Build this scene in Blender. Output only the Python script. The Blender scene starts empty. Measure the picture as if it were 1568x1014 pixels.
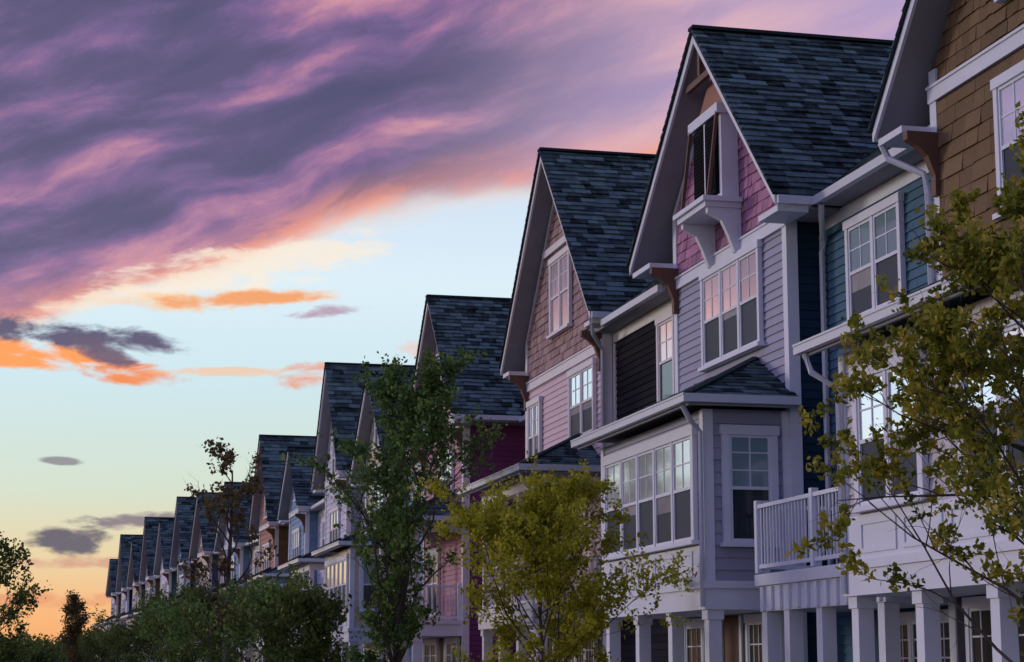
import bpy, math, random
import numpy as np
from mathutils import Vector, Matrix
random.seed(7)

def lin(h):
    h = h.lstrip('#')
    o = []
    for i in (0, 2, 4):
        c = int(h[i:i+2], 16) / 255
        o.append(c/12.92 if c <= .04045 else ((c+.055)/1.055)**2.4)
    return (o[0], o[1], o[2], 1)

# ---------------------------------------------------------------- materials
MATS = {}
def mat(name, col, rough=.7, var=.25, nscale=3.0, bump=.0, spec=.2, hue2=None, metal=0):
    if name in MATS: return MATS[name]
    m = bpy.data.materials.new(name); m.use_nodes = True
    nt = m.node_tree; N = nt.nodes; L = nt.links
    p = N['Principled BSDF']
    p.inputs['Roughness'].default_value = rough
    p.inputs['Specular IOR Level'].default_value = spec
    p.inputs['Metallic'].default_value = metal
    tc = N.new('ShaderNodeTexCoord')
    no = N.new('ShaderNodeTexNoise'); no.inputs['Scale'].default_value = nscale; no.inputs['Detail'].default_value = 4
    L.new(tc.outputs['Object'], no.inputs['Vector'])
    at = N.new('ShaderNodeAttribute'); at.attribute_name = 'rv'
    add = N.new('ShaderNodeMath'); add.operation = 'ADD'
    L.new(no.outputs['Fac'], add.inputs[0]); L.new(at.outputs['Fac'], add.inputs[1])
    mr = N.new('ShaderNodeMapRange'); mr.inputs[1].default_value = .4; mr.inputs[2].default_value = 1.6
    L.new(add.outputs[0], mr.inputs[0])
    mx = N.new('ShaderNodeMix'); mx.data_type = 'RGBA'
    L.new(mr.outputs[0], mx.inputs[0])
    c = col
    c2 = hue2 if hue2 else col
    mx.inputs[6].default_value = (c[0]*(1-var), c[1]*(1-var), c[2]*(1-var), 1)
    mx.inputs[7].default_value = (min(c2[0]*(1+var), .9), min(c2[1]*(1+var), .9), min(c2[2]*(1+var), .9), 1)
    L.new(mx.outputs[2], p.inputs['Base Color'])
    if bump:
        n2 = N.new('ShaderNodeTexNoise'); n2.inputs['Scale'].default_value = nscale*9; n2.inputs['Detail'].default_value = 2
        L.new(tc.outputs['Object'], n2.inputs['Vector'])
        b = N.new('ShaderNodeBump'); b.inputs['Strength'].default_value = bump; b.inputs['Distance'].default_value = .02
        L.new(n2.outputs['Fac'], b.inputs['Height']); L.new(b.outputs[0], p.inputs['Normal'])
    MATS[name] = m
    return m

def glass(name, col, rough=.06, spec=.9, wav=.012, metal=0):
    m = bpy.data.materials.new(name); m.use_nodes = True
    nt = m.node_tree; N = nt.nodes; L = nt.links
    p = N['Principled BSDF']
    p.inputs['Roughness'].default_value = rough
    p.inputs['IOR'].default_value = 1.5
    p.inputs['Metallic'].default_value = metal
    p.inputs['Specular IOR Level'].default_value = spec
    tc = N.new('ShaderNodeTexCoord')
    no = N.new('ShaderNodeTexNoise'); no.inputs['Scale'].default_value = .9; no.inputs['Detail'].default_value = 1
    L.new(tc.outputs['Object'], no.inputs['Vector'])
    at = N.new('ShaderNodeAttribute'); at.attribute_name = 'rv'
    mx = N.new('ShaderNodeMix'); mx.data_type = 'RGBA'
    L.new(at.outputs['Fac'], mx.inputs[0])
    mx.inputs[6].default_value = (col[0]*.8, col[1]*.8, col[2]*.8, 1); mx.inputs[7].default_value = (min(.93, col[0]*1.15), min(.93, col[1]*1.15), min(.93, col[2]*1.15), 1)
    L.new(mx.outputs[2], p.inputs['Base Color'])
    b = N.new('ShaderNodeBump'); b.inputs['Strength'].default_value = .35; b.inputs['Distance'].default_value = wav
    L.new(no.outputs['Fac'], b.inputs['Height']); L.new(b.outputs[0], p.inputs['Normal'])
    MATS[name] = m
    return m

mat('trim', (.68, .71, .79, 1), .55, .10, 2, .05)
mat('trim_cream', (.72, .69, .71, 1), .55, .10, 2, .05)
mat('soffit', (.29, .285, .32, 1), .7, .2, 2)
mat('gutter', (.54, .57, .64, 1), .4, .10, 2, 0, .4)
mat('brown_wood', (.14, .075, .055, 1), .6, .3, 4, .1)
mat('black_paint', (.010, .011, .014, 1), .8, .3, 3, 0, .03)
mat('roof', (.034, .058, .068, 1), .9, .88, 5, .5, .15, (.066, .102, .110, 1))
mat('roof_cap', (.022, .034, .042, 1), .9, .3, 5, .4, .1)
glass('glass_dark', (.02, .028, .036), .08, .5)
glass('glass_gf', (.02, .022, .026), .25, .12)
glass('glass_screen', (.032, .046, .075), .5, .10)
glass('glass_sky_tint', (.84, .87, .92), .09, 1.0, .006, .6)  # bright sky reflection put into the pale, part-metal pane colour
glass('glass_peach', (.80, .66, .63), .12, .9, .006, .45)
glass('glass_green', (.18, .28, .29), .08, .9)
mat('deck', (.30, .28, .27, 1), .7, .2)
mat('bark', (.09, .075, .062, 1), .9, .4, 14, .8)

# ---------------------------------------------------------------- builder
class B:
    def __init__(s, name, loc=(0,0,0), rot=0):
        s.e = bpy.data.objects.new(name, None); bpy.context.scene.collection.objects.link(s.e)
        s.e.location = loc; s.e.rotation_euler = (0, 0, rot); s.e.empty_display_size = .5
        s.d = {}
    def get(s, part, m):
        k = (part, m)
        if k not in s.d: s.d[k] = ([], [], [])
        return s.d[k]
    def face(s, part, m, pts, rv=None):
        v, f, r = s.get(part, m); n = len(v)
        v.extend([tuple(p) for p in pts]); f.append(tuple(range(n, n+len(pts))))
        r.append(.5 if rv is None else rv)
    def obox(s, part, m, O, U, V, N, u0, u1, v0, v1, n0, n1, rv=None):
        O = Vector(O); U = Vector(U); V = Vector(V); N = Vector(N)
        c = [O+U*a+V*b+N*d for d in (n0, n1) for b in (v0, v1) for a in (u0, u1)]
        v, f, r = s.get(part, m); n = len(v)
        v.extend([tuple(p) for p in c])
        for q in ((0,2,3,1), (4,5,7,6), (0,1,5,4), (2,6,7,3), (0,4,6,2), (1,3,7,5)):
            f.append(tuple(n+i for i in q)); r.append(.5 if rv is None else rv)
    def box(s, part, m, d0, d1, s0, s1, z0, z1, rv=None):
        s.obox(part, m, (0,0,0), (1,0,0), (0,1,0), (0,0,1), d0, d1, s0, s1, z0, z1, rv)
    def beam(s, part, m, p0, p1, w, h, up=(0,0,1)):
        p0 = Vector(p0); p1 = Vector(p1); U = p1-p0; l = U.length; U.normalize()
        up = Vector(up)
        if abs(U.dot(up)) > .95: up = Vector((1,0,0))
        V = up.cross(U).normalized(); N = U.cross(V)
        s.obox(part, m, p0, U, V, N, 0, l, -w/2, w/2, -h/2, h/2)
    def tube(s, part, m, pts, r, n=6):
        v, f, rr = s.get(part, m)
        pts = [Vector(p) for p in pts]; base = len(v)
        for i, p in enumerate(pts):
            t = (pts[min(i+1, len(pts)-1)]-pts[max(i-1, 0)]).normalized()
            a = Vector((0,0,1)) if abs(t.z) < .9 else Vector((1,0,0))
            x = t.cross(a).normalized(); y = t.cross(x)
            for k in range(n):
                g = 2*math.pi*k/n+.3
                v.append(tuple(p+x*math.cos(g)*r+y*math.sin(g)*r))
        for i in range(len(pts)-1):
            for k in range(n):
                f.append((base+i*n+k, base+i*n+(k+1)%n, base+(i+1)*n+(k+1)%n, base+(i+1)*n+k)); rr.append(.5)
    def prism(s, part, m, poly, a0, a1, axis='d'):
        if axis == 'd': A = [(a0, p[0], p[1]) for p in poly]; C = [(a1, p[0], p[1]) for p in poly]
        else: A = [(p[0], a0, p[1]) for p in poly]; C = [(p[0], a1, p[1]) for p in poly]
        v, f, r = s.get(part, m); n = len(v); k = len(poly)
        v.extend(A); v.extend(C)
        f.append(tuple(range(n, n+k))); f.append(tuple(range(n+k, n+2*k))); r += [.5, .5]
        for i in range(k):
            j = (i+1) % k
            f.append((n+i, n+j, n+k+j, n+k+i)); r.append(.5)
    def tiles(s, part, m, O, U, V, N, Lf, Rf, H, row, tw=None, th=.018, jit=0, gap=.004):
        O = Vector(O); U = Vector(U); V = Vector(V); N = Vector(N)
        v, f, r = s.get(part, m)
        y = 0.0
        while y < H-1e-4:
            y1 = min(y+row, H)
            l0, l1, r0, r1 = Lf(y), Lf(y1), Rf(y), Rf(y1)
            if r0 > l0+.01:
                if r1 < l1: l1 = r1 = (l1+r1)/2
                segs = []
                if tw is None: segs.append((l0, l1, r0, r1))
                else:
                    a = min(l0, l1)-random.random()*tw
                    mx = max(r0, r1)
                    while a < mx:
                        w = tw*random.uniform(.65, 1.35); bb = a+w-gap
                        q = (max(a, l0), max(a, l1), min(bb, r0), min(bb, r1))
                        if q[2] > q[0] or q[3] > q[1]:
                            segs.append((q[0] if q[2] > q[0] else min(max(q[0], l0), r0), q[1] if q[3] > q[1] else min(max(q[1], l1), r1),
                                         max(q[2], q[0]) if q[2] > q[0] else min(max(q[0], l0), r0), max(q[3], q[1]) if q[3] > q[1] else min(max(q[1], l1), r1)))
                        a += w
                for (a0, a1, b0, b1) in segs:
                    t = th*(1+jit*random.uniform(-.4, .7)); dv = -random.random()*jit*.02
                    n = len(v); rvv = random.random()
                    P = [O+U*a0+V*(y+dv), O+U*b0+V*(y+dv)]
                    T = [O+U*b1+V*y1, O+U*a1+V*y1]
                    v.extend([tuple(P[0]+N*t), tuple(P[1]+N*t), tuple(T[0]+N*.003), tuple(T[1]+N*.003), tuple(P[0]-N*.002), tuple(P[1]-N*.002)])
                    f.append((n, n+1, n+2, n+3)); f.append((n+4, n+5, n+1, n)); r += [rvv, rvv]
                    if jit:
                        f.append((n, n+3, n+4)); f.append((n+1, n+5, n+2)); r += [rvv, rvv]
            y = y1
    def done(s):
        for (part, m), (v, f, r) in s.d.items():
            me = bpy.data.meshes.new(part); me.from_pydata(v, [], f); me.update()
            at = me.attributes.new('rv', 'FLOAT', 'FACE'); at.data.foreach_set('value', r)
            me.materials.append(MATS[m])
            o = bpy.data.objects.new(part, me); bpy.context.scene.collection.objects.link(o); o.parent = s.e

def window(H, O, U, N, w, h, n=1, up='glass_sky_tint', lo='glass_screen', trim='trim', munt=(2, 2), case=.10, lod=0):
    V = (0,0,1); q = lambda pt, m, *a: H.obox(pt, m, O, U, V, N, *a)
    x0, x1 = -w/2, w/2
    q('window_casing', trim, x0-case, x0, -.02, h+.0, 0, .085)
    q('window_casing', trim, x1, x1+case, -.02, h+.0, 0, .085)
    q('window_casing', trim, x0-case-.03, x1+case+.03, h, h+case+.04, 0, .10)
    q('window_casing', trim, x0-case-.05, x1+case+.05, -.09, -.02, 0, .14)
    uw = w/n
    for i in range(n):
        a = x0+i*uw; b = a+uw
        if i: q('window_casing', trim, a-.045, a+.045, -.02, h, 0, .08)
        a += .045 if i else 0; b -= .045 if i < n-1 else 0
        mid = h*.5
        rv = random.random()
        q('window_glass', up, a, b, mid, h, .036, .045, rv)
        q('window_glass', lo, a, b, -.02, mid, .03, .038, random.random())
        if lo == 'glass_screen' and lod < 2 and random.random() < .45:
            q('window_shade', 'shade', a+.05, b-.05, mid-h*random.uniform(.06, .22), mid, .0385, .041, random.random())
        t = .045
        for (c0, c1, z0, z1) in ((a, a+t, -.02, h), (b-t, b, -.02, h), (a+t, b-t, h-t, h), (a+t, b-t, -.02, t), (a+t, b-t, mid-t*.6, mid+t*.6)):
            q('window_sash', trim, c0, c1, z0, z1, .03, .066)
        if munt and lod < 2:
            for k in range(1, munt[0]):
                c = a+(b-a)*k/munt[0]; q('window_sash', trim, c-.012, c+.012, mid+t*.6, h-t, .045, .056)
            for k in range(1, munt[1]):
                c = mid+(h-mid)*k/munt[1]; q('window_sash', trim, a+t, b-t, c-.012, c+.012, .044, .054)
mat('shade', (.30, .29, .30, 1), .8, .3)

FN = ((0,1,0), (-1,0,0))
SN = ((1,0,0), (0,-1,0))

def bracket(H, s0, z, m='brown_wood', L=.6, w=.16, d=0):
    H.prism('eave_bracket', m, [(d, z), (d-L, z), (d-L, z-.12), (d-L*.72, z-.2), (d-L*.42, z-.34), (d-L*.22, z-.62), (d-.12, z-.9), (d, z-.9)], s0-w/2, s0+w/2, 's')

def hip_roof(H, d0, s0, s1, z0, rise, ov, lod, farhip=True):
    run = -(d0-ov); e0 = s0-ov; e1 = s1+ov
    A = (d0-ov, e0, z0); Bp = (d0-ov, e1, z0); C = (0, e1-(run if farhip else 0), z0+rise); D = (0, e0+run, z0+rise)
    E = (0, e0, z0); F = (0, e1, z0)
    for p in ([A, Bp, C, D], [A, D, E], [Bp, C, F]): H.face('lower_roof', 'roof_cap', p)
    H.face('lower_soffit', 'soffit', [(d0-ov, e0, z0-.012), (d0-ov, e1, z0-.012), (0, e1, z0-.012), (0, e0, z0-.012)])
    ln = math.hypot(run, rise)
    tw = .33 if lod < 2 else None
    V = Vector((run, 0, rise)).normalized(); N = Vector((-rise, 0, run)).normalized()
    k = run/ln
    H.tiles('lower_roof', 'roof', Vector(A)+N*.01, (0,1,0), V, N, lambda v: v*k, lambda v: (e1-e0)-(v*k if farhip else 0), ln, .17, tw, .02, 1)
    V = Vector((0, run, rise)).normalized(); N = Vector((0, -rise, run)).normalized()
    H.tiles('lower_roof', 'roof', Vector(A)+N*.01, (1,0,0), V, N, lambda v: v*k, lambda v: run, ln, .17, tw, .02, 1)
    H.beam('lower_roof', 'roof_cap', Vector(A)+Vector((0,0,.03)), Vector(D)+Vector((0,0,.03)), .16, .04)
    H.box('gutter', 'gutter', d0-ov-.11, d0-ov-.003, e0-.11, e1+.05, z0-.12, z0+.015)
    H.box('gutter', 'gutter', d0-ov-.003, 0, e0-.11, e0-.003, z0-.12, z0+.015)
    H.box('gutter_lip', 'gutter', d0-ov-.125, d0-ov-.11, e0-.125, e1+.05, z0-.01, z0+.02)
    H.box('fascia', 'soffit', d0-ov+.003, d0-ov+.05, e0+.003, e1, z0-.16, z0-.015)
    H.box('fascia', 'soffit', d0-ov+.053, 0, e0+.003, e0+.05, z0-.16, z0-.015)

def siding(H, m, O, U, N, w, z0, z1, row=.15, lod=0):
    H.tiles('siding', m, (O[0], O[1], z0), U, (0,0,1), N, lambda v: 0, lambda v: w, z1-z0, row if lod < 2 else row*1.6, None, .028, 0)

def railing(H, p0, p1, z0, z1, m='trim'):
    p0 = Vector((p0[0], p0[1], 0)); p1 = Vector((p1[0], p1[1], 0)); L = (p1-p0).length; U = (p1-p0)/L
    Z = Vector((0,0,1))
    H.beam('railing', m, p0+Z*z1, p1+Z*z1, .08, .06); H.beam('railing', m, p0+Z*(z0+.1), p1+Z*(z0+.1), .06, .06)
    n = int(L/.13)
    for i in range(1, n):
        c = p0+U*(L*i/n)
        H.beam('railing', m, c+Z*(z0+.13), c+Z*(z1-.03), .024, .024)
    k = max(1, round(L/1.9))
    for i in range(k+1):
        c = p0+U*(L*i/k); H.beam('railing', m, c+Z*(z0), c+Z*(z1+.1), .11, .11)

def ground_floor(H, hw, d0, trim, wall, lod, s0, s1):
    H.box('porch_floor', 'deck', d0-.1, -.03, s0-.05, s1+.05, 0, .55)
    for s_ in np.linspace(s0+.12, s1-.12, 4):
        H.box('porch_post', trim, d0+.02, d0+.24, s_-.11, s_+.11, .55, 2.58)
        H.box('porch_post', trim, d0-.01, d0+.27, s_-.14, s_+.14, .55, .75)
        H.box('porch_post', trim, d0-.01, d0+.27, s_-.14, s_+.14, 2.40, 2.578)
    if lod < 2:
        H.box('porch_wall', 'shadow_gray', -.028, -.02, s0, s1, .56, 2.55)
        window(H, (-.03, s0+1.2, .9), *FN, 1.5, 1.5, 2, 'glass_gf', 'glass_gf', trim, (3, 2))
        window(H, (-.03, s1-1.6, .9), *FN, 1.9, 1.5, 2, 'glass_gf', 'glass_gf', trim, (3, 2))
        H.box('front_door', 'brown_wood', -.05, -.03, s0+2.5, s0+3.4, .56, 2.5)
        H.box('door_casing', trim, -.07, -.03, s0+2.38, s0+2.5, .56, 2.54); H.box('door_casing', trim, -.07, -.03, s0+3.4, s0+3.52, .56, 2.54)
        railing(H, (d0+.13, s0+.2), (d0+.13, s1-.2), .55, 1.45, trim)
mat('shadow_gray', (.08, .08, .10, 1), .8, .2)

def lower_bay(H, kind, d0, s0, s1, wall, trim, lod, ze=6.0, ndiv=5, sidewin=True):
    if kind == 'bay':
        H.box('bay_walls', wall, d0, -.001, s0, s1, 2.62, ze-.16)
        siding(H, wall, (d0, s0, 0), *(FN), s1-s0, 3.0, ze-.16, lod=lod)
        siding(H, wall, (d0, s0, 0), (1,0,0), (0,-1,0), -d0, 3.0, ze-.16, .2, lod=lod)
        w = (s1-s0)-.9; c = (s0+s1)/2
        if ndiv == 5:
            window(H, (d0-.028, c, 3.72), *FN, w, 1.72, ndiv, 'glass_sky_tint', 'glass_screen', trim, (2, 2), .14, lod)
        else:
            for cc in (c-w*.29, c+w*.29): window(H, (d0-.028, cc, 3.72), *FN, w*.34, 1.66, 2, 'glass_sky_tint', 'glass_screen', trim, (2, 2), .14, lod)
        H.box('bay_panels', trim, d0-.05, d0-.002, s0+.1, s1-.1, 3.02, 3.60)
        for i in range(ndiv):
            a = c-w/2+i*w/ndiv+.1; b2 = c-w/2+(i+1)*w/ndiv-.1
            for (x0, x1, z0, z1) in ((a, b2, 3.10, 3.16), (a, b2, 3.47, 3.53), (a, a+.06, 3.16, 3.47), (b2-.06, b2, 3.16, 3.47)):
                H.box('bay_panels', trim, d0-.07, d0-.05, x0, x1, z0, z1)
        if sidewin: window(H, (d0-d0*.5-.0, s0-.028, 3.66), *SN, .72, 1.75, 1, 'glass_green', 'glass_dark', trim, (2, 3), .12, lod)
        for ss, nx in ((s0, -1), (s1, 1)):
            a, b2 = (s0-.045, s0+.13) if nx < 0 else (s1-.13, s1+.045)
            H.box('corner_board', trim, d0-.048, d0+.13, a, b2, 2.99, ze-.17)
        H.box('corner_board', trim, -.16, -.05, s0-.045, s0+.1, 2.99, ze-.17)
    else:
        for s_ in np.linspace(s0+.12, s1-.12, 4):
            H.box('balcony_post', trim, d0+.02, d0+.2, s_-.09, s_+.09, 3.0, ze-.42)
        H.box('balcony_beam', trim, d0, d0+.22, s0, s1, ze-.42, ze-.17)
        H.box('balcony_beam', trim, d0+.22, 0, s0, s0+.2, ze-.42, ze-.17)
        H.box('balcony_floor', 'deck', d0+.02, -.002, s0, s1, 2.62, 3.0)
        railing(H, (d0+.1, s0+.1), (d0+.1, s1-.1), 3.0, 4.0, trim)
        if lod < 2:
            railing(H, (d0+.2, s0+.1), (-.1, s0+.1), 3.0, 4.0, trim)
            window(H, (-.028, (s0+s1)/2+1.2, 3.3), *FN, 1.6, 1.9, 2, 'glass_dark', 'glass_dark', trim, (2, 2))
    H.box('belt_course', trim, d0-.06, -.004, s0-.06, s1+.06, 2.56, 2.98)
    H.box('belt_course', trim, d0-.10, -.004, s0-.10, s1+.10, 2.90, 3.02)
    hip_roof(H, d0, s0, s1, ze, .95, .42, lod)

def house(name, X, Y, rot=0, hw=3.1, rw=4.0, ze=9.3, za=13.6, of=.5, depth=9, wall='trim', gable='trim', side=None, trim='trim',
          lower='bay', bs=None, link=None, lod=0, ztrim=None, wins=(), d0=-1.5, lcol=None, far=None, nbr=True, frieze=True, ndiv=5):
    H = B(name, (X, Y, 0), rot)
    side = side or wall; lcol = lcol or wall
    rwf, zef = far if far else (rw, ze)
    sl = (za-ze)/rw; slf = (za-zef)/rwf
    zw = za-sl*hw-.25; zwf = za-slf*hw-.25; zt = ztrim if ztrim else ze-.15
    H.prism('body_walls', wall, [(-hw, 0), (hw, 0), (hw, zwf), (0, za-.3), (-hw, zw)], 0, depth)
    siding(H, wall, (0, -hw, 0), (0,1,0), (-1,0,0), 2*hw, .5, zt-.1, lod=lod)
    g = lambda v: max(-hw, -(za-.26-(zt+v))/sl)
    g2 = lambda v: min(hw, (za-.26-(zt+v))/slf)
    H.tiles('gable_shingles', gable, (0, 0, zt), (0,1,0), (0,0,1), (-1,0,0), g, g2, za-.3-zt, .2 if lod < 2 else .3, .24 if lod < 2 else .5, .024, 1, .008)
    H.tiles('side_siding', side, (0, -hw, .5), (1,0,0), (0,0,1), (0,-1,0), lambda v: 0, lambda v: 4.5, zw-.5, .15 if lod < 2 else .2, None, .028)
    H.box('corner_board', trim, -.05, .15, -hw-.05, -hw+.15, .5, zw-.05)
    H.box('corner_board', trim, -.05, .1, hw-.15, hw+.05, .5, zwf-.05)
    H.box('trim_band', trim, -.075, -.001, -hw-.06, hw+.06, zt-.12, zt+.08)
    H.box('trim_band', trim, -.10, -.001, -hw-.06, hw+.06, zt+.08, zt+.12)
    for sg in (-1, 1):
        r_, e_ = (rw, ze) if sg < 0 else (rwf, zef)
        zz = zw if sg < 0 else zwf
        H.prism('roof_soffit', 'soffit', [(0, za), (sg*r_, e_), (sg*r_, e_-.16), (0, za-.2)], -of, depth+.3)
        H.prism('rake_trim', trim, [(0, za+.02), (sg*(r_+.03), e_+.0), (sg*(r_+.03), e_-.20), (0, za-.24)], -of-.05, -of-.002)
        H.prism('rake_trim', 'roof_cap', [(0, za+.035), (sg*(r_+.05), e_+.0), (sg*(r_+.05), e_-.05), (0, za-.035)], -of-.09, -of-.052)
        if frieze: H.prism('gable_frieze', trim, [(0, za-.262), (sg*hw, zz+.0), (sg*hw, zz-.13), (0, za-.42)], -.06, -.002)
        ln = math.hypot(r_, za-e_)
        V = Vector((0, -sg*r_, za-e_))/ln; N = Vector((0, sg*(za-e_), r_))/ln
        H.tiles('roof_shingles', 'roof', Vector((-of-.10, sg*(r_+.06), e_-.04))+N*.012, (1,0,0), V, N, lambda v: 0, lambda v: depth+of+.4, ln+.06,
                .185 if lod < 2 else .26, .34 if lod < 2 else .6, .034, 1, .006)
        H.box('eave_return', trim, -of+.01, -.002, min(sg*(hw+.05), sg*r_), max(sg*(hw+.05), sg*r_), e_-.30, e_-.20)
        H.box('gutter', 'gutter', -of-.02, depth, min(sg*(r_+.13), sg*(r_+.01)), max(sg*(r_+.13), sg*(r_+.01)), e_-.2, e_-.06)
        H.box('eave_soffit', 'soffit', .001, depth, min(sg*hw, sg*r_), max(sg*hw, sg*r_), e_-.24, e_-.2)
        if (sg < 0 and nbr) or (sg > 0 and lod < 2): bracket(H, sg*(hw-.12), e_-.34, 'brown_wood', of+.02, .14)
    H.beam('ridge_cap', 'roof_cap', (-of-.1, 0, za+.04), (depth+.3, 0, za+.04), .28, .06)
    if lod < 2:
        k = .22
        y_ = -rw*(1-k); z_ = ze+(za-ze)*k
        H.obox('roof_vent', 'roof_cap', (2.0, y_, z_), (1,0,0), Vector((0, rw, za-ze)).normalized(), Vector((0, -(za-ze), rw)).normalized(), 0, .4, 0, .4, 0, .16)
    for (face, s_, z0, w, h, n, up, lo) in wins:
        if face == 'f': window(H, (-.028, s_, z0), *FN, w, h, n, up, lo, trim, (2, 2), lod=lod)
        else: window(H, (s_, -hw-.028, z0), *SN, w, h, n, up, lo, trim, (2, 2), lod=lod)
    s0, s1 = bs if bs else (-hw+.1, hw)
    lower_bay(H, lower, d0, s0, s1, lcol, trim, lod, ndiv=ndiv)
    ground_floor(H, hw, d0, trim, wall, lod, s0, s1)
    if lod < 2:
        H.tube('downspout', 'gutter', [(d0-.45, s0-.2, 5.86), (d0-.3, s0-.15, 5.62), (d0-.1, s0-.06, 5.45), (d0-.1, s0-.06, 2.6)], .045)
    if link:
        ld, ll, lm, lw, le = link
        a, b2 = -hw-ll, -hw
        H.box('link_walls', lm, ld, depth, a, b2-.001, 0, le)
        siding(H, lm, (ld, a, 0), (0,1,0), (-1,0,0), ll, .5, le-.1, lod=lod)
        rd = 3.6; rise = 3.0; ov = .45
        H.prism('link_roof', 'soffit', [(ld-ov, le), (ld+rd, le+rise), (ld+2*rd, le), (ld+2*rd, le-.15), (ld-ov, le-.15)], a, b2, 's')
        ln = math.hypot(rd+ov, rise); V = Vector((rd+ov, 0, rise))/ln; N = Vector((-rise, 0, rd+ov))/ln
        H.tiles('link_roof', 'roof', Vector((ld-ov-.03, a, le-.02))+N*.012, (0,1,0), V, N, lambda v: 0, lambda v: ll+.6, ln, .185 if lod < 2 else .26, .34 if lod < 2 else .6, .034, 1)
        H.box('gutter', 'gutter', ld-ov-.12, ld-ov-.002, a+.1, b2-.9+.0, le-.15, le-.01)
        H.box('link_frieze', trim, ld-.05, ld-.001, a, b2-.05, le-.38, le-.16)
        H.box('corner_board', trim, ld-.05, ld-.001, b2-.2, b2-.03, .5, le-.4)
        for (s_, z0, w, h, n, up, lo) in lw:
            window(H, (ld-.028, b2-s_, z0), *FN, w, h, n, up, lo, trim, (2, 2), lod=lod)
    return H

mat('lilac', (.34, .345, .45, 1), .7, .10, 2, .1)
mat('magenta_shingle', (.40, .19, .31, 1), .75, .30, 3, .3)
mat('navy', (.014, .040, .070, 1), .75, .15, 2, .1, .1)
mat('slate_blue', (.060, .14, .21, 1), .7, .12, 2, .1, .15)
mat('black_siding', (.020, .020, .025, 1), .95, .3, 2, .1, .05)
mat('pink_cream', (.66, .51, .56, 1), .7, .08, 2, .1)
mat('tan_shingle', (.33, .22, .22, 1), .75, .28, 3, .3)
mat('brown_shingle', (.175, .115, .060, 1), .8, .25, 3, .4)
mat('cream_gray', (.54, .51, .53, 1), .7, .08, 2, .1)
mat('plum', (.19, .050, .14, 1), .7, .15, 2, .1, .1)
mat('rose', (.48, .26, .32, 1), .7, .12, 2, .1)
mat('cream', (.58, .50, .39, 1), .7, .12, 2, .1)
mat('pale', (.58, .57, .70, 1), .7, .1, 2, .1)
mat('terracotta', (.36, .17, .13, 1), .7, .15, 2, .1)
mat('steel_blue', (.17, .28, .43, 1), .7, .15, 2, .1)

# ---- nearest: brown shingled house
H = house('brown_shingled_house', 12, 21.5, hw=3.15, rw=4.0, ze=9.35, za=13.6, wall='brown_shingle', gable='brown_shingle', side='brown_shingle',
      lcol='cream_gray', ztrim=9.6, lower='bay', frieze=False, ndiv=4,
      wins=[('f', -.2, 7.45, 2.6, 1.65, 3, 'glass_sky_tint', 'glass_screen'), ('f', 0, 10.3, 1.6, 1.6, 2, 'glass_sky_tint', 'glass_dark')])
H.tiles('shingles', 'brown_shingle', (-.030, -3.0, 6.4), (0,1,0), (0,0,1), (-1,0,0), lambda v: 0, lambda v: 6.0, 3.05, .24, .45, .024, 1, .008)
H.tube('downspout', 'gutter', [(-.45, 4.0, 9.1), (-.38, 3.9, 8.85), (-.1, 3.35, 8.5), (-.1, 3.25, 8.2), (-.1, 3.25, 6.3)], .05)
H.tube('downspout', 'gutter', [(-1.95, 3.4, 5.86), (-1.9, 3.3, 5.6), (-1.6, 3.1, 5.35), (-1.6, 3.1, 2.6)], .045)
H.done()

# ---- lilac house with magenta gable
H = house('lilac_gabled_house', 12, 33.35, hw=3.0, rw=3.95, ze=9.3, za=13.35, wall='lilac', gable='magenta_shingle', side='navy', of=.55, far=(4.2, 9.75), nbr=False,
      link=(.6, 5.7, 'slate_blue', [(2.3, 7.15, 1.9, 1.5, 2, 'glass_green', 'glass_screen'), (2.6, 3.2, 1.6, 1.95, 2, 'glass_dark', 'glass_dark')], 9.25),
      wins=[('f', -.3, 7.2, 2.9, 1.65, 3, 'glass_peach', 'glass_screen')], ztrim=9.1, bs=(-2.9, 3.1))
ox = -.35
H.box('oriel', 'trim', ox, -.03, -.75, .75, 10.0, 11.75)
H.box('oriel', 'black_paint', ox-.03, ox-.002, -.62, .62, 10.1, 11.55)
H.box('oriel', 'trim', ox-.06, ox-.03, -.03, .03, 10.1, 11.55)
for a in (-.6, .05):
    H.box('oriel_shutter', 'black_paint', ox-.07, ox-.03, a, a+.55, 10.12, 11.5)
    for k in range(18):
        H.box('oriel_shutter', 'black_paint', ox-.085, ox-.07, a+.06, a+.49, 10.2+k*.07, 10.235+k*.07)
H.box('oriel', 'trim', ox-.1, -.03, -.82, .82, 11.56, 11.75)
H.prism('oriel_hood', 'terracotta', [(-.9, 11.76), (.9, 11.76), (0, 12.55)], ox+.1, -.03)
H.box('oriel_shelf', 'trim', -.78, -.03, -.95, .80, 9.88, 9.97)
H.box('oriel_shelf', 'trim', -.72, -.03, -.88, .73, 9.78, 9.88)
for s_ in (-.78, .62):
    H.prism('shelf_bracket', 'trim', [(-.03, 9.78), (-.66, 9.78), (-.66, 9.68), (-.4, 9.55), (-.28, 9.3), (-.16, 8.98), (-.03, 8.93)], s_-.06, s_+.06, 's')
for a in (-.75, .75):
    H.beam('oriel_strut', 'brown_wood', (-.62, a, 9.97), (-.42, a, 11.6), .06, .06)
H.box('gable_truss', 'brown_wood', -.50, -.42, -.75, .75, 12.35, 12.47)
H.box('gable_truss', 'brown_wood', -.505, -.425, -.06, .06, 12.472, 13.1)
H.box('balcony_floor', 'trim', -1.0, .56, -8.6, -3.75, 2.9, 3.08)
H.box('balcony_beam', 'trim', -.94, .56, -8.6, -3.82, 2.5, 2.898)
for k in range(13):
    H.box('balcony_dentil', 'trim', -.985, -.942, -8.5+k*.37, -8.38+k*.37, 2.52, 2.88)
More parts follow.
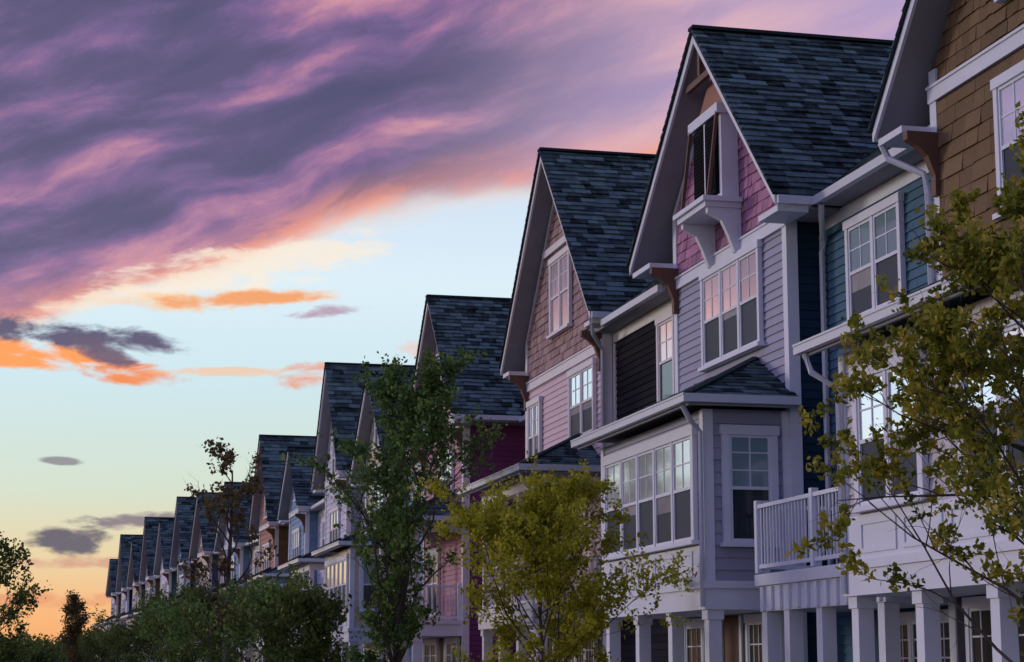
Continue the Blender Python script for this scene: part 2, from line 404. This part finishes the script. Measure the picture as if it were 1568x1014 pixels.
railing(H, (-.95, -8.5), (-.95, -3.85), 3.1, 4.15)
railing(H, (-.85, -3.85), (.5, -3.85), 3.1, 4.15)
for s_ in (-8.4, -6.2, -4.9, -3.95):
    H.box('balcony_support', 'trim', -.92, -.70, s_-.11, s_+.11, 0, 2.498)
window(H, (.572, -6.6, .7), *FN, 2.4, 1.6, 3, 'glass_gf', 'glass_gf', 'trim', (3, 3))
H.tube('downspout', 'gutter', [(.12, -4.2, 9.1), (.2, -4.0, 8.9), (.5, -3.35, 8.7), (.5, -3.25, 8.5), (.5, -3.25, 3.1)], .05)
H.done()

# ---- pink house, tan gable, black link
H = house('pink_gabled_house', 12, 45.1, hw=3.6, rw=4.3, ze=9.4, za=14.1, wall='pink_cream', gable='tan_shingle', side='pink_cream', trim='trim_cream', of=.5,
      link=(.22, 5.1, 'black_siding', [(4.0, 6.95, .95, 1.65, 1, 'glass_peach', 'glass_dark')], 9.15), lower='porch', bs=(-3.3, 2.3), ztrim=8.75,
      wins=[('f', 0, 9.7, 1.7, 1.75, 2, 'glass_peach', 'glass_peach'), ('f', -1.9, 6.9, 2.0, 1.5, 2, 'glass_sky_tint', 'glass_screen'), ('f', 2.6, 6.6, 1.1, 1.6, 2, 'glass_sky_tint', 'glass_screen')])
H.box('gable_band', 'trim_cream', -.09, -.03, -1.7, 1.7, 11.75, 11.92)
H.tube('downspout', 'gutter', [(-.5, -4.25, 9.2), (-.42, -4.1, 8.9), (-.1, -3.75, 8.6), (-.1, -3.72, 6.0)], .05)
H.done()

# ---- rose house with plum side
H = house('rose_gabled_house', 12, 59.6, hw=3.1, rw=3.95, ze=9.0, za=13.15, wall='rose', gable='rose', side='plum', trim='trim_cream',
      link=(2.0, 7.7, 'plum', [(2.5, 6.5, 1.2, 1.5, 1, 'glass_dark', 'glass_dark')], 8.9), lower='porch', lod=1, ztrim=9.2,
      wins=[('f', 0, 9.8, 1.4, 1.5, 2, 'glass_sky_tint', 'glass_screen'), ('f', -.6, 6.6, 2.0, 1.5, 2, 'glass_sky_tint', 'glass_screen')])
H.done()
std = [('f', 0, 9.8, 1.4, 1.4, 2, 'glass_sky_tint', 'glass_screen'), ('f', 0, 6.7, 2.4, 1.5, 3, 'glass_sky_tint', 'glass_screen')]
def curve(Y): return 0 if Y < 96 else -.045*(Y-96)*min(1, (Y-96)/30)
farh = [
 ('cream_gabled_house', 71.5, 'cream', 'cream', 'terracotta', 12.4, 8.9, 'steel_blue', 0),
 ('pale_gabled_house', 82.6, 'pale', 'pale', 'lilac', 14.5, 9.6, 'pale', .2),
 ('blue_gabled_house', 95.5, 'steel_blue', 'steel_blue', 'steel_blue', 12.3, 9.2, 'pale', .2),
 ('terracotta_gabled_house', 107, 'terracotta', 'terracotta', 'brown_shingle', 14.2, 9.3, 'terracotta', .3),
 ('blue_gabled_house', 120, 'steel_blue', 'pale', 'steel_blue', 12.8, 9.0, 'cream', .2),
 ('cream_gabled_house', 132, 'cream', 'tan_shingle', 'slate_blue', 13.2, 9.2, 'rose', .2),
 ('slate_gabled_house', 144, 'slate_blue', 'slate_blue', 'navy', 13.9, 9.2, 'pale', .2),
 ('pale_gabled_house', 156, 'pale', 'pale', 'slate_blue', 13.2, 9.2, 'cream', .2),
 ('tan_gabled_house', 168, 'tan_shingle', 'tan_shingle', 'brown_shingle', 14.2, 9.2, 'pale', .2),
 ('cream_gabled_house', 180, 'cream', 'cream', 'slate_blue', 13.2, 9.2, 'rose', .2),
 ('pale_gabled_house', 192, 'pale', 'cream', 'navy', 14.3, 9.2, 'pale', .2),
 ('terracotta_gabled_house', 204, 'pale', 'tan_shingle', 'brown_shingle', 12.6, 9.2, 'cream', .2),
]
for i, (nm, Y, w, g, sd, za, ze, lk, ld) in enumerate(farh):
    th = 0 if Y < 96 else math.atan((curve(Y)-curve(Y-5))/5)
    H = house(nm, 12+curve(Y), Y, rot=-th, hw=3.1, rw=3.95, ze=ze, za=za, wall=w, gable=g, side=sd, link=(ld+.4, 5.9, lk, [(2.8, 6.8, 1.6, 1.5, 2, 'glass_sky_tint', 'glass_screen')], ze-.1),
          lower=('bay', 'porch')[i % 2], lod=2, ztrim=ze, wins=std, trim=('trim', 'trim_cream')[i % 2])
    if i in (2, 3, 5, 7, 9):
        H.box('dormer', w, .6, 4, -6.6, -4.9, ze-.1, ze+2.0)
        H.prism('dormer_roof', 'roof', [(-6.9, ze+1.95), (-4.6, ze+1.95), (-5.75, ze+2.9)], .3, 4.5)
        window(H, (.6-.002, -5.75, ze+.6), *FN, .9, 1.1, 2, 'glass_sky_tint', 'glass_screen', 'trim', None, lod=2)
    H.done()

# ---------------------------------------------------------------- trees
def leafmat(name, c1, c2, c3):
    m = bpy.data.materials.new(name); m.use_nodes = True
    nt = m.node_tree; N = nt.nodes; L = nt.links
    N.remove(N['Principled BSDF'])
    at = N.new('ShaderNodeAttribute'); at.attribute_name = 'rv'
    cr = N.new('ShaderNodeValToRGB'); L.new(at.outputs['Fac'], cr.inputs[0])
    e = cr.color_ramp.elements; e[0].color = (*c1, 1); e[1].color = (*c3, 1); x = e.new(.5); x.color = (*c2, 1)
    d = N.new('ShaderNodeBsdfPrincipled'); d.inputs['Roughness'].default_value = .6; d.inputs['Specular IOR Level'].default_value = .2
    t = N.new('ShaderNodeBsdfTranslucent'); mx = N.new('ShaderNodeMixShader'); mx.inputs[0].default_value = .42
    L.new(cr.outputs[0], d.inputs['Base Color']); L.new(cr.outputs[0], t.inputs['Color'])
    L.new(d.outputs[0], mx.inputs[1]); L.new(t.outputs[0], mx.inputs[2])
    L.new(mx.outputs[0], N['Material Output'].inputs['Surface'])
    MATS[name] = m
leafmat('leaf_green', (.040, .090, .028), (.11, .20, .050), (.28, .40, .10))
leafmat('leaf_yellow', (.15, .155, .012), (.38, .37, .025), (.66, .60, .06))
leafmat('leaf_rust', (.070, .10, .016), (.26, .27, .030), (.60, .46, .07))
leafmat('leaf_dark', (.040, .068, .020), (.10, .15, .035), (.21, .25, .05))
leafmat('leaf_bud', (.08, .045, .03), (.13, .10, .04), (.22, .18, .07))

def tree(name, base, height, width, leaf, seed, r0=.09, clear=.18, n1=16, n2=6, n3=3, ang=(.5, .9), per=16, ls=.05, sig=.12, prune=0.0, upb=.25, bunch=3, profile=None):
    R = np.random.default_rng(seed)
    v = []; f = []; tips = []
    def tube(pts, ra, rb, n=5):
        b = len(v); k = len(pts)
        for i, p in enumerate(pts):
            t = pts[min(i+1, k-1)]-pts[max(i-1, 0)]; t = t/np.linalg.norm(t)
            a = np.array([0,0,1.]) if abs(t[2]) < .9 else np.array([1.,0,0])
            x = np.cross(t, a); x /= np.linalg.norm(x); y = np.cross(t, x); r = ra+(rb-ra)*i/(k-1)
            for j in range(n):
                g = 2*math.pi*j/n; v.append(p+(x*math.cos(g)+y*math.sin(g))*r)
        for i in range(k-1):
            for j in range(n): f.append((b+i*n+j, b+i*n+(j+1) % n, b+(i+1)*n+(j+1) % n, b+(i+1)*n+j))
    def path(p, d, L, k, wob, up):
        out = [p.copy()]; d = d/np.linalg.norm(d)
        for i in range(k):
            d = d+R.normal(0, wob, 3)+np.array([0, 0, up]); d /= np.linalg.norm(d)
            p = p+d*L/k; out.append(p.copy())
        return out
    def at(pts, t):
        x = t*(len(pts)-1); i = min(int(x), len(pts)-2); return pts[i]+(pts[i+1]-pts[i])*(x-i), pts[i+1]-pts[i]
    def dirfrom(t, a):
        t = t/np.linalg.norm(t); q = R.normal(0, 1, 3); q -= t*np.dot(q, t); q /= np.linalg.norm(q)
        return t*math.cos(a)+q*math.sin(a)
    trunk = path(np.zeros(3), np.array([0, 0, 1.]), height*.95, 9, .035, .04); tube(trunk, r0, r0*.15, 8)
    for i in range(n1):
        t = clear+(1-clear)*(i+R.random()*.8)/n1
        t = min(t, .98); tt = (t-clear)/(1-clear)
        p, d = at(trunk, t)
        prof = profile(tt) if profile else math.sin(math.pi*min(1, max(.12, (1-tt)*.85+.05)))**.7
        L1 = width*.62*prof*R.uniform(.7, 1.25)+.15
        dd = dirfrom(np.array([0, 0, 1.]), R.uniform(*ang)); b1 = path(p, dd, L1, 5, .13, upb*.3)
        rr = r0*.42*(1-t*.6); tube(b1, rr, rr*.25)
        for j in range(n2):
            t2 = .22+.78*(j+R.random())/n2
            p2, d2 = at(b1, min(t2, .99)); b2 = path(p2, dirfrom(d2, R.uniform(.4, .9))+np.array([0, 0, upb]), L1*R.uniform(.25, .5)*(1.15-t2*.4), 4, .16, upb*.2)
            tube(b2, rr*.35, rr*.1, 4)
            keep = R.random() > prune
            for k in range(n3):
                p3, d3 = at(b2, min(.99, .25+.75*(k+R.random())/n3)); b3 = path(p3, dirfrom(d3, R.uniform(.4, 1.0))+np.array([0, 0, upb]), L1*R.uniform(.10, .2)+.1, 3, .2, 0)
                tube(b3, rr*.15, rr*.05, 3)
                if keep and R.random() > prune:
                    for q in range(bunch): tips.append(at(b3, (q+1)/(bunch+.01))[0])
            if keep: tips.append(b2[-1]); tips.append(at(b2, .6)[0])
    V = np.array(v); T = np.array(tips)
    top = T[:, 2].max(); V[:, 2] *= height/top; T[:, 2] *= height/top
    rad = np.percentile(np.hypot(T[:, 0], T[:, 1]), 96)*2; k = width/rad
    V[:, :2] *= (1+(k-1)*np.clip(V[:, 2:3]/(height*.2), 0, 1)); T[:, :2] *= k
    E = bpy.data.objects.new(name, None); bpy.context.scene.collection.objects.link(E); E.location = base
    me = bpy.data.meshes.new('trunk_and_limbs'); me.from_pydata([tuple(x) for x in V], [], f); me.materials.append(MATS['bark'])
    a_ = me.attributes.new('rv', 'FLOAT', 'FACE'); a_.data.foreach_set('value', R.random(len(f)))
    o = bpy.data.objects.new('trunk_and_limbs', me); bpy.context.scene.collection.objects.link(o); o.parent = E
    n = len(T)*per
    cidx = np.repeat(np.arange(len(T)), per)
    cval = R.random(len(T))
    C = T[cidx]+R.normal(0, sig, (n, 3))
    A = R.normal(0, 1, (n, 3)); A[:, 2] -= .3; A /= np.linalg.norm(A, axis=1)[:, None]
    Q = R.normal(0, 1, (n, 3)); Bv = np.cross(A, Q); Bv /= np.linalg.norm(Bv, axis=1)[:, None]
    Nn = np.cross(A, Bv)
    s = (ls*R.uniform(.6, 1.35, n))[:, None]
    P = np.stack([C-A*s, C+Bv*s*.6+Nn*s*.12-A*s*.15, C+A*s, C-Bv*s*.6+Nn*s*.12-A*s*.15], 1).reshape(-1, 3)
    me = bpy.data.meshes.new('foliage'); me.vertices.add(4*n); me.vertices.foreach_set('co', P.ravel())
    me.loops.add(4*n); me.loops.foreach_set('vertex_index', np.arange(4*n)); me.polygons.add(n)
    me.polygons.foreach_set('loop_start', np.arange(n)*4); me.polygons.foreach_set('loop_total', np.full(n, 4))
    me.update(calc_edges=True)
    a_ = me.attributes.new('rv', 'FLOAT', 'FACE'); a_.data.foreach_set('value', np.clip(cval[cidx]*.6+R.random(n)*.4, 0, 1))
    me.materials.append(MATS[leaf])
    o = bpy.data.objects.new('foliage', me); bpy.context.scene.collection.objects.link(o); o.parent = E

tree('green_street_tree', (7.75, 44.5, 0), 8.8, 4.3, 'leaf_green', 3, .10, .12, 34, 8, 3, (.4, .85), 8, .060, .075, 0.2, .5)
tree('yellow_green_tree', (7.72, 30.3, 0), 4.9, 3.8, 'leaf_yellow', 5, .055, .14, 30, 7, 4, (.45, 1.1), 11, .040, .055, .13, .3)
tree('maple_street_tree', (8.3, 14.6, 0), 6.3, 4.1, 'leaf_rust', 14, .07, .2, 36, 6, 3, (.85, 1.3), 20, .034, .036, .27, .15, 3, lambda t: 1.0 if t < .4 else max(.42, 1.0-(t-.4)*1.4))
tree('budding_tree', (6.7, 74, 0), 10.0, 4.0, 'leaf_bud', 12, .10, .2, 14, 6, 2, (.25, .6), 9, .09, .10, .45, .5)
k = 0
for (x, y, h, w, lf) in ((7.8, 60, 4.6, 4.0, 'leaf_dark'), (7.6, 67, 4.9, 4.3, 'leaf_green'), (7.6, 84, 5.4, 4.8, 'leaf_dark'), (7.4, 92, 5.2, 5, 'leaf_green'), (7.3, 103, 5.8, 5.5, 'leaf_dark'),
                         (6.8, 116, 5.6, 5.5, 'leaf_green'), (6.0, 130, 5.4, 6, 'leaf_dark'), (5.0, 146, 5.0, 6, 'leaf_dark'), (3.4, 165, 4.8, 7, 'leaf_dark'), (2.2, 140, 6.8, 2.2, 'leaf_bud')):
    k += 1
    tree('boulevard_tree', (x, y, 0), h, w, lf, 20+k, .1, .12, 18, 6, 3, (.4, .9), 7, .085, .16, .18, .5)
tree('roadside_tree', (-1.35, 58, 0), 5.5, 2.8, 'leaf_dark', 40, .08, .2, 20, 6, 3, (.5, 1.1), 8, .06, .08, .34, .3)
for i, (x, y, h, w) in enumerate(((-3, 150, 3.9, 8), (1, 185, 4.4, 9), (-6, 200, 5, 10), (5, 225, 6, 10), (0, 240, 6, 12))):
    tree('distant_tree', (x, y, 0), h, w, 'leaf_dark', 60+i, .15, .08, 18, 6, 3, (.6, 1.2), 7, .18, .4, 0, .2)

# ---------------------------------------------------------------- ground
mat('grass', (.045, .075, .022, 1), .95, .4, 1.5, .6)
mat('asphalt', (.05, .05, .052, 1), .9, .25, 2, .4)
mat('concrete', (.30, .29, .28, 1), .85, .15, 1.5, .2)
mat('road_paint', (.7, .68, .6, 1), .6, .1)
def flat(name, x0, x1, z, m, y0=-60, y1=230, zt=None, step=6):
    H = B(name)
    ys = list(np.arange(y0, y1+.1, step))
    for a, b2 in zip(ys[:-1], ys[1:]):
        ca, cb = (curve(a), curve(b2))
        if zt is None: H.face('surface', m, [(x0+ca, a, z), (x1+ca, a, z), (x1+cb, b2, z), (x0+cb, b2, z)])
        else:
            H.face('surface', m, [(x0+ca, a, zt), (x1+ca, a, zt), (x1+cb, b2, zt), (x0+cb, b2, zt)])
            for x in (x0, x1): H.face('surface', m, [(x+ca, a, z), (x+ca, a, zt), (x+cb, b2, zt), (x+cb, b2, z)])
    H.done()
g = B('ground'); g.face('surface', 'grass', [(-2500, -2500, -.012), (2500, -2500, -.012), (2500, 2500, -.012), (-2500, 2500, -.012)]); g.done()
flat('road', 1.0, 6.0, -.004, 'asphalt')
flat('kerb', 6.0, 6.18, -.01, 'concrete', zt=.12); flat('kerb', .82, 1.0, -.01, 'concrete', zt=.12)
flat('pavement', 8.9, 10.2, -.01, 'concrete', zt=.03); flat('pavement', -.9, .5, -.01, 'concrete', zt=.03)
H = B('road_marking')
for i in range(14): H.face('dash', 'road_paint', [(3.44, i*9-20, .0005), (3.56, i*9-20, .0005), (3.56, i*9-17, .0005), (3.44, i*9-17, .0005)])
H.done()

# ---------------------------------------------------------------- sky
w = bpy.data.worlds.new('World'); bpy.context.scene.world = w; w.use_nodes = True
nt = w.node_tree; N = nt.nodes; L = nt.links
def S(x, sock):
    if isinstance(x, (int, float)): sock.default_value = x
    else: L.new(x, sock)
def M(op, a, b=None, c=None):
    n = N.new('ShaderNodeMath'); n.operation = op
    S(a, n.inputs[0])
    if b is not None: S(b, n.inputs[1])
    if c is not None: S(c, n.inputs[2])
    return n.outputs[0]
def SS(x, a, b, lo=0, hi=1):
    n = N.new('ShaderNodeMapRange'); n.interpolation_type = 'SMOOTHSTEP'; S(x, n.inputs[0])
    n.inputs[1].default_value = a; n.inputs[2].default_value = b; n.inputs[3].default_value = lo; n.inputs[4].default_value = hi
    return n.outputs[0]
def MIX(f, a, b, bt='MIX'):
    n = N.new('ShaderNodeMix'); n.data_type = 'RGBA'; n.blend_type = bt; S(f, n.inputs[0])
    for x, i in ((a, 6), (b, 7)):
        if isinstance(x, tuple): n.inputs[i].default_value = x
        else: L.new(x, n.inputs[i])
    return n.outputs[2]
def RAMP(x, stops):
    n = N.new('ShaderNodeValToRGB'); S(x, n.inputs[0]); e = n.color_ramp.elements
    e[0].position = stops[0][0]; e[0].color = stops[0][1]; e[1].position = stops[-1][0]; e[1].color = stops[-1][1]
    for p, c in stops[1:-1]: q = e.new(p); q.color = c
    return n.outputs[0]
def NOISE(x, y, sc=1, det=5, rough=.55, dist=0, z=0):
    c = N.new('ShaderNodeCombineXYZ'); S(x, c.inputs[0]); S(y, c.inputs[1]); c.inputs[2].default_value = z
    n = N.new('ShaderNodeTexNoise'); n.inputs['Scale'].default_value = sc; n.inputs['Detail'].default_value = det
    n.inputs['Roughness'].default_value = rough; n.inputs['Distortion'].default_value = dist
    L.new(c.outputs[0], n.inputs['Vector']); return n.outputs['Fac']
tc = N.new('ShaderNodeTexCoord'); sp = N.new('ShaderNodeSeparateXYZ'); L.new(tc.outputs['Generated'], sp.inputs[0])
az = M('ARCTAN2', sp.outputs[0], sp.outputs[1]); el = M('ARCSINE', sp.outputs[2])
p = M('MULTIPLY_ADD', az, 3.0, .06); q = M('MULTIPLY_ADD', el, -3.0, 1.025)
base = RAMP(M('DIVIDE', el, 1.5), [(0, lin('f29a5c')), (.020, lin('efb07a')), (.037, lin('e2cba0')), (.060, lin('cdd9c8')), (.095, lin('c8e0e8')), (.13, lin('d8eaf4')), (.17, lin('ccdaee')), (.25, lin('b4bcd8')), (.5, lin('8e9ac4')), (1, lin('7484b6'))])
qb = RAMP(M('DIVIDE', p, 1.6), [(0, (.535,)*3+(1,)), (.156, (.455,)*3+(1,)), (.30, (.365,)*3+(1,)), (.51, (.305,)*3+(1,)), (.65, (.265,)*3+(1,)), (1, (.26,)*3+(1,))])
wn = NOISE(M('MULTIPLY', p, 1.0), M('MULTIPLY', q, 1.6), 3.2, 2, .5, 0, 3.1)
wn0 = M('SUBTRACT', wn, .5)
a = M('SUBTRACT', M('MULTIPLY', p, .95), M('MULTIPLY', q, .31))
c = M('ADD', M('MULTIPLY', p, .31), M('MULTIPLY', q, .95)); c = M('MULTIPLY_ADD', wn0, .10, c)
n1 = NOISE(M('MULTIPLY', a, 2.6), M('MULTIPLY', c, 11), 1, 2, .45, .08, 6.6)
n2 = NOISE(M('MULTIPLY', a, 6), M('MULTIPLY', c, 20), 1, 5, .62, .15, 8.2)
nn = M('ADD', M('MULTIPLY', n1, .68), M('MULTIPLY', n2, .32))
v1 = SS(nn, .36, .70)
t = M('SUBTRACT', qb, q); t = M('MULTIPLY_ADD', M('SUBTRACT', nn, .5), .17, t)
alpha = SS(t, -.02, .05)
dark = RAMP(v1, [(0, lin('4a4168')), (.3, lin('594a74')), (.5, lin('6c5484')), (.68, lin('865f8e')), (.84, lin('a87296')), (1, lin('d0909c'))])
light = RAMP(v1, [(0, lin('a890b6')), (.5, lin('c6a0b8')), (1, lin('e2b2b4'))])
rr = SS(M('MULTIPLY_ADD', q, .55, p), .62, 1.14)
cc = MIX(rr, dark, light)
cc = MIX(SS(p, 1.0, 1.5, 0, .7), cc, lin('a898c8'))
edge = SS(t, .10, .02)
cc = MIX(M('MULTIPLY', edge, SS(n2, .38, .6, .4, 1)), cc, lin('f0987c'))
cc = MIX(SS(t, .035, -.015), cc, lin('ffd8ac'))
fade = SS(el, .5, .9, 1, .25)
sky = MIX(M('MULTIPLY', alpha, fade), base, cc)
nb = NOISE(M('MULTIPLY', p, 12), M('MULTIPLY', q, 34), 1, 4, .6, .3, 1)
nb = M('MULTIPLY_ADD', M('SUBTRACT', nb, .5), 3.0, .75)
def blob(sky, cp, cq, rp, rq, sl, col, k=1):
    dp = M('SUBTRACT', p, cp); dq = M('SUBTRACT', q, cq); dq = M('MULTIPLY_ADD', dp, -sl, dq)
    dp = M('DIVIDE', dp, rp); dq = M('DIVIDE', dq, rq)
    r = M('MULTIPLY_ADD', dp, dp, M('MULTIPLY', dq, dq))
    return MIX(M('MULTIPLY', SS(M('SUBTRACT', nb, r), -.1, .7), k), sky, col)
for b_ in ((.33, .425, .30, .045, -.2, lin('fbe8d2'), .75), (.30, .472, .20, .020, -.05, lin('f8c490'), .7), (.33, .470, .14, .015, -.05, lin('f09a58'), .95), (.47, .484, .08, .012, -.1, lin('b08aa4'), .85),
           (.04, .560, .16, .028, .05, lin('ff9848'), 1), (.18, .584, .10, .020, .05, lin('f08440'), 1), (.09, .530, .21, .027, .08, lin('54466a'), 1),
           (.14, .554, .06, .024, .3, lin('604864'), .95),
           (.455, .582, .065, .025, -.05, lin('e89a7c'), .95), (.62, .54, .04, .018, 0, lin('efb8a4'), .7), (.30, .580, .15, .009, -.02, lin('f4bc90'), .7),
           (.10, .835, .065, .038, -.05, lin('544c66'), 1), (.20, .805, .09, .016, -.1, lin('7a6a7c'), .95), (.08, .718, .035, .008, 0, lin('807a88'), .9),
           (.12, .868, .18, .013, 0, lin('c88e80'), .8), (.05, .925, .2, .013, -.03, lin('de8a68'), .7)):
    sky = blob(sky, *b_)
# bluer away from the sunset, unseen west boosted to light facades and panes
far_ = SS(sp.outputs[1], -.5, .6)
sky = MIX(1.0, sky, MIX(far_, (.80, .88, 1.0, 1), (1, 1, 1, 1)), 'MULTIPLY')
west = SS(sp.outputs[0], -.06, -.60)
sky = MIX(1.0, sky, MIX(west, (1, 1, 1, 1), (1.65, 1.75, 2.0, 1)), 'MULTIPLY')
ns = N.new('ShaderNodeTexSky'); ns.sky_type = 'NISHITA'; ns.sun_disc = False
SAZ = math.radians(-50); SEL = math.radians(9)
ns.sun_elevation = SEL; ns.sun_rotation = SAZ
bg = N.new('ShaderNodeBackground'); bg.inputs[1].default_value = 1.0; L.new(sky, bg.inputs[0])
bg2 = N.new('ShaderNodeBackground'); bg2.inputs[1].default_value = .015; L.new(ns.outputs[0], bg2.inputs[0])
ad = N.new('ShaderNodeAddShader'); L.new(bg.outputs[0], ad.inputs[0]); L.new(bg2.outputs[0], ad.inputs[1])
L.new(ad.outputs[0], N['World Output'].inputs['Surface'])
w.cycles.sampling_method = 'MANUAL'; w.cycles.sample_map_resolution = 512

sd = bpy.data.lights.new('sun', 'SUN'); sd.energy = .8; sd.angle = math.radians(10); sd.color = (1, .88, .84)
so = bpy.data.objects.new('sun', sd); bpy.context.scene.collection.objects.link(so)
dv = Vector((math.sin(SAZ)*math.cos(SEL), math.cos(SAZ)*math.cos(SEL), math.sin(SEL)))
so.rotation_euler = dv.to_track_quat('Z', 'Y').to_euler()

cam = bpy.data.cameras.new('camera'); co = bpy.data.objects.new('camera', cam); bpy.context.scene.collection.objects.link(co)
co.location = (0, 0, 1.6); co.rotation_euler = (math.radians(99.8), 0, math.radians(-13.38)); cam.lens = 68.9; cam.sensor_width = 36; cam.clip_end = 6000
bpy.context.scene.camera = co
sc = bpy.context.scene; sc.view_settings.view_transform = 'Standard'; sc.view_settings.look = 'None'; sc.view_settings.exposure = 0
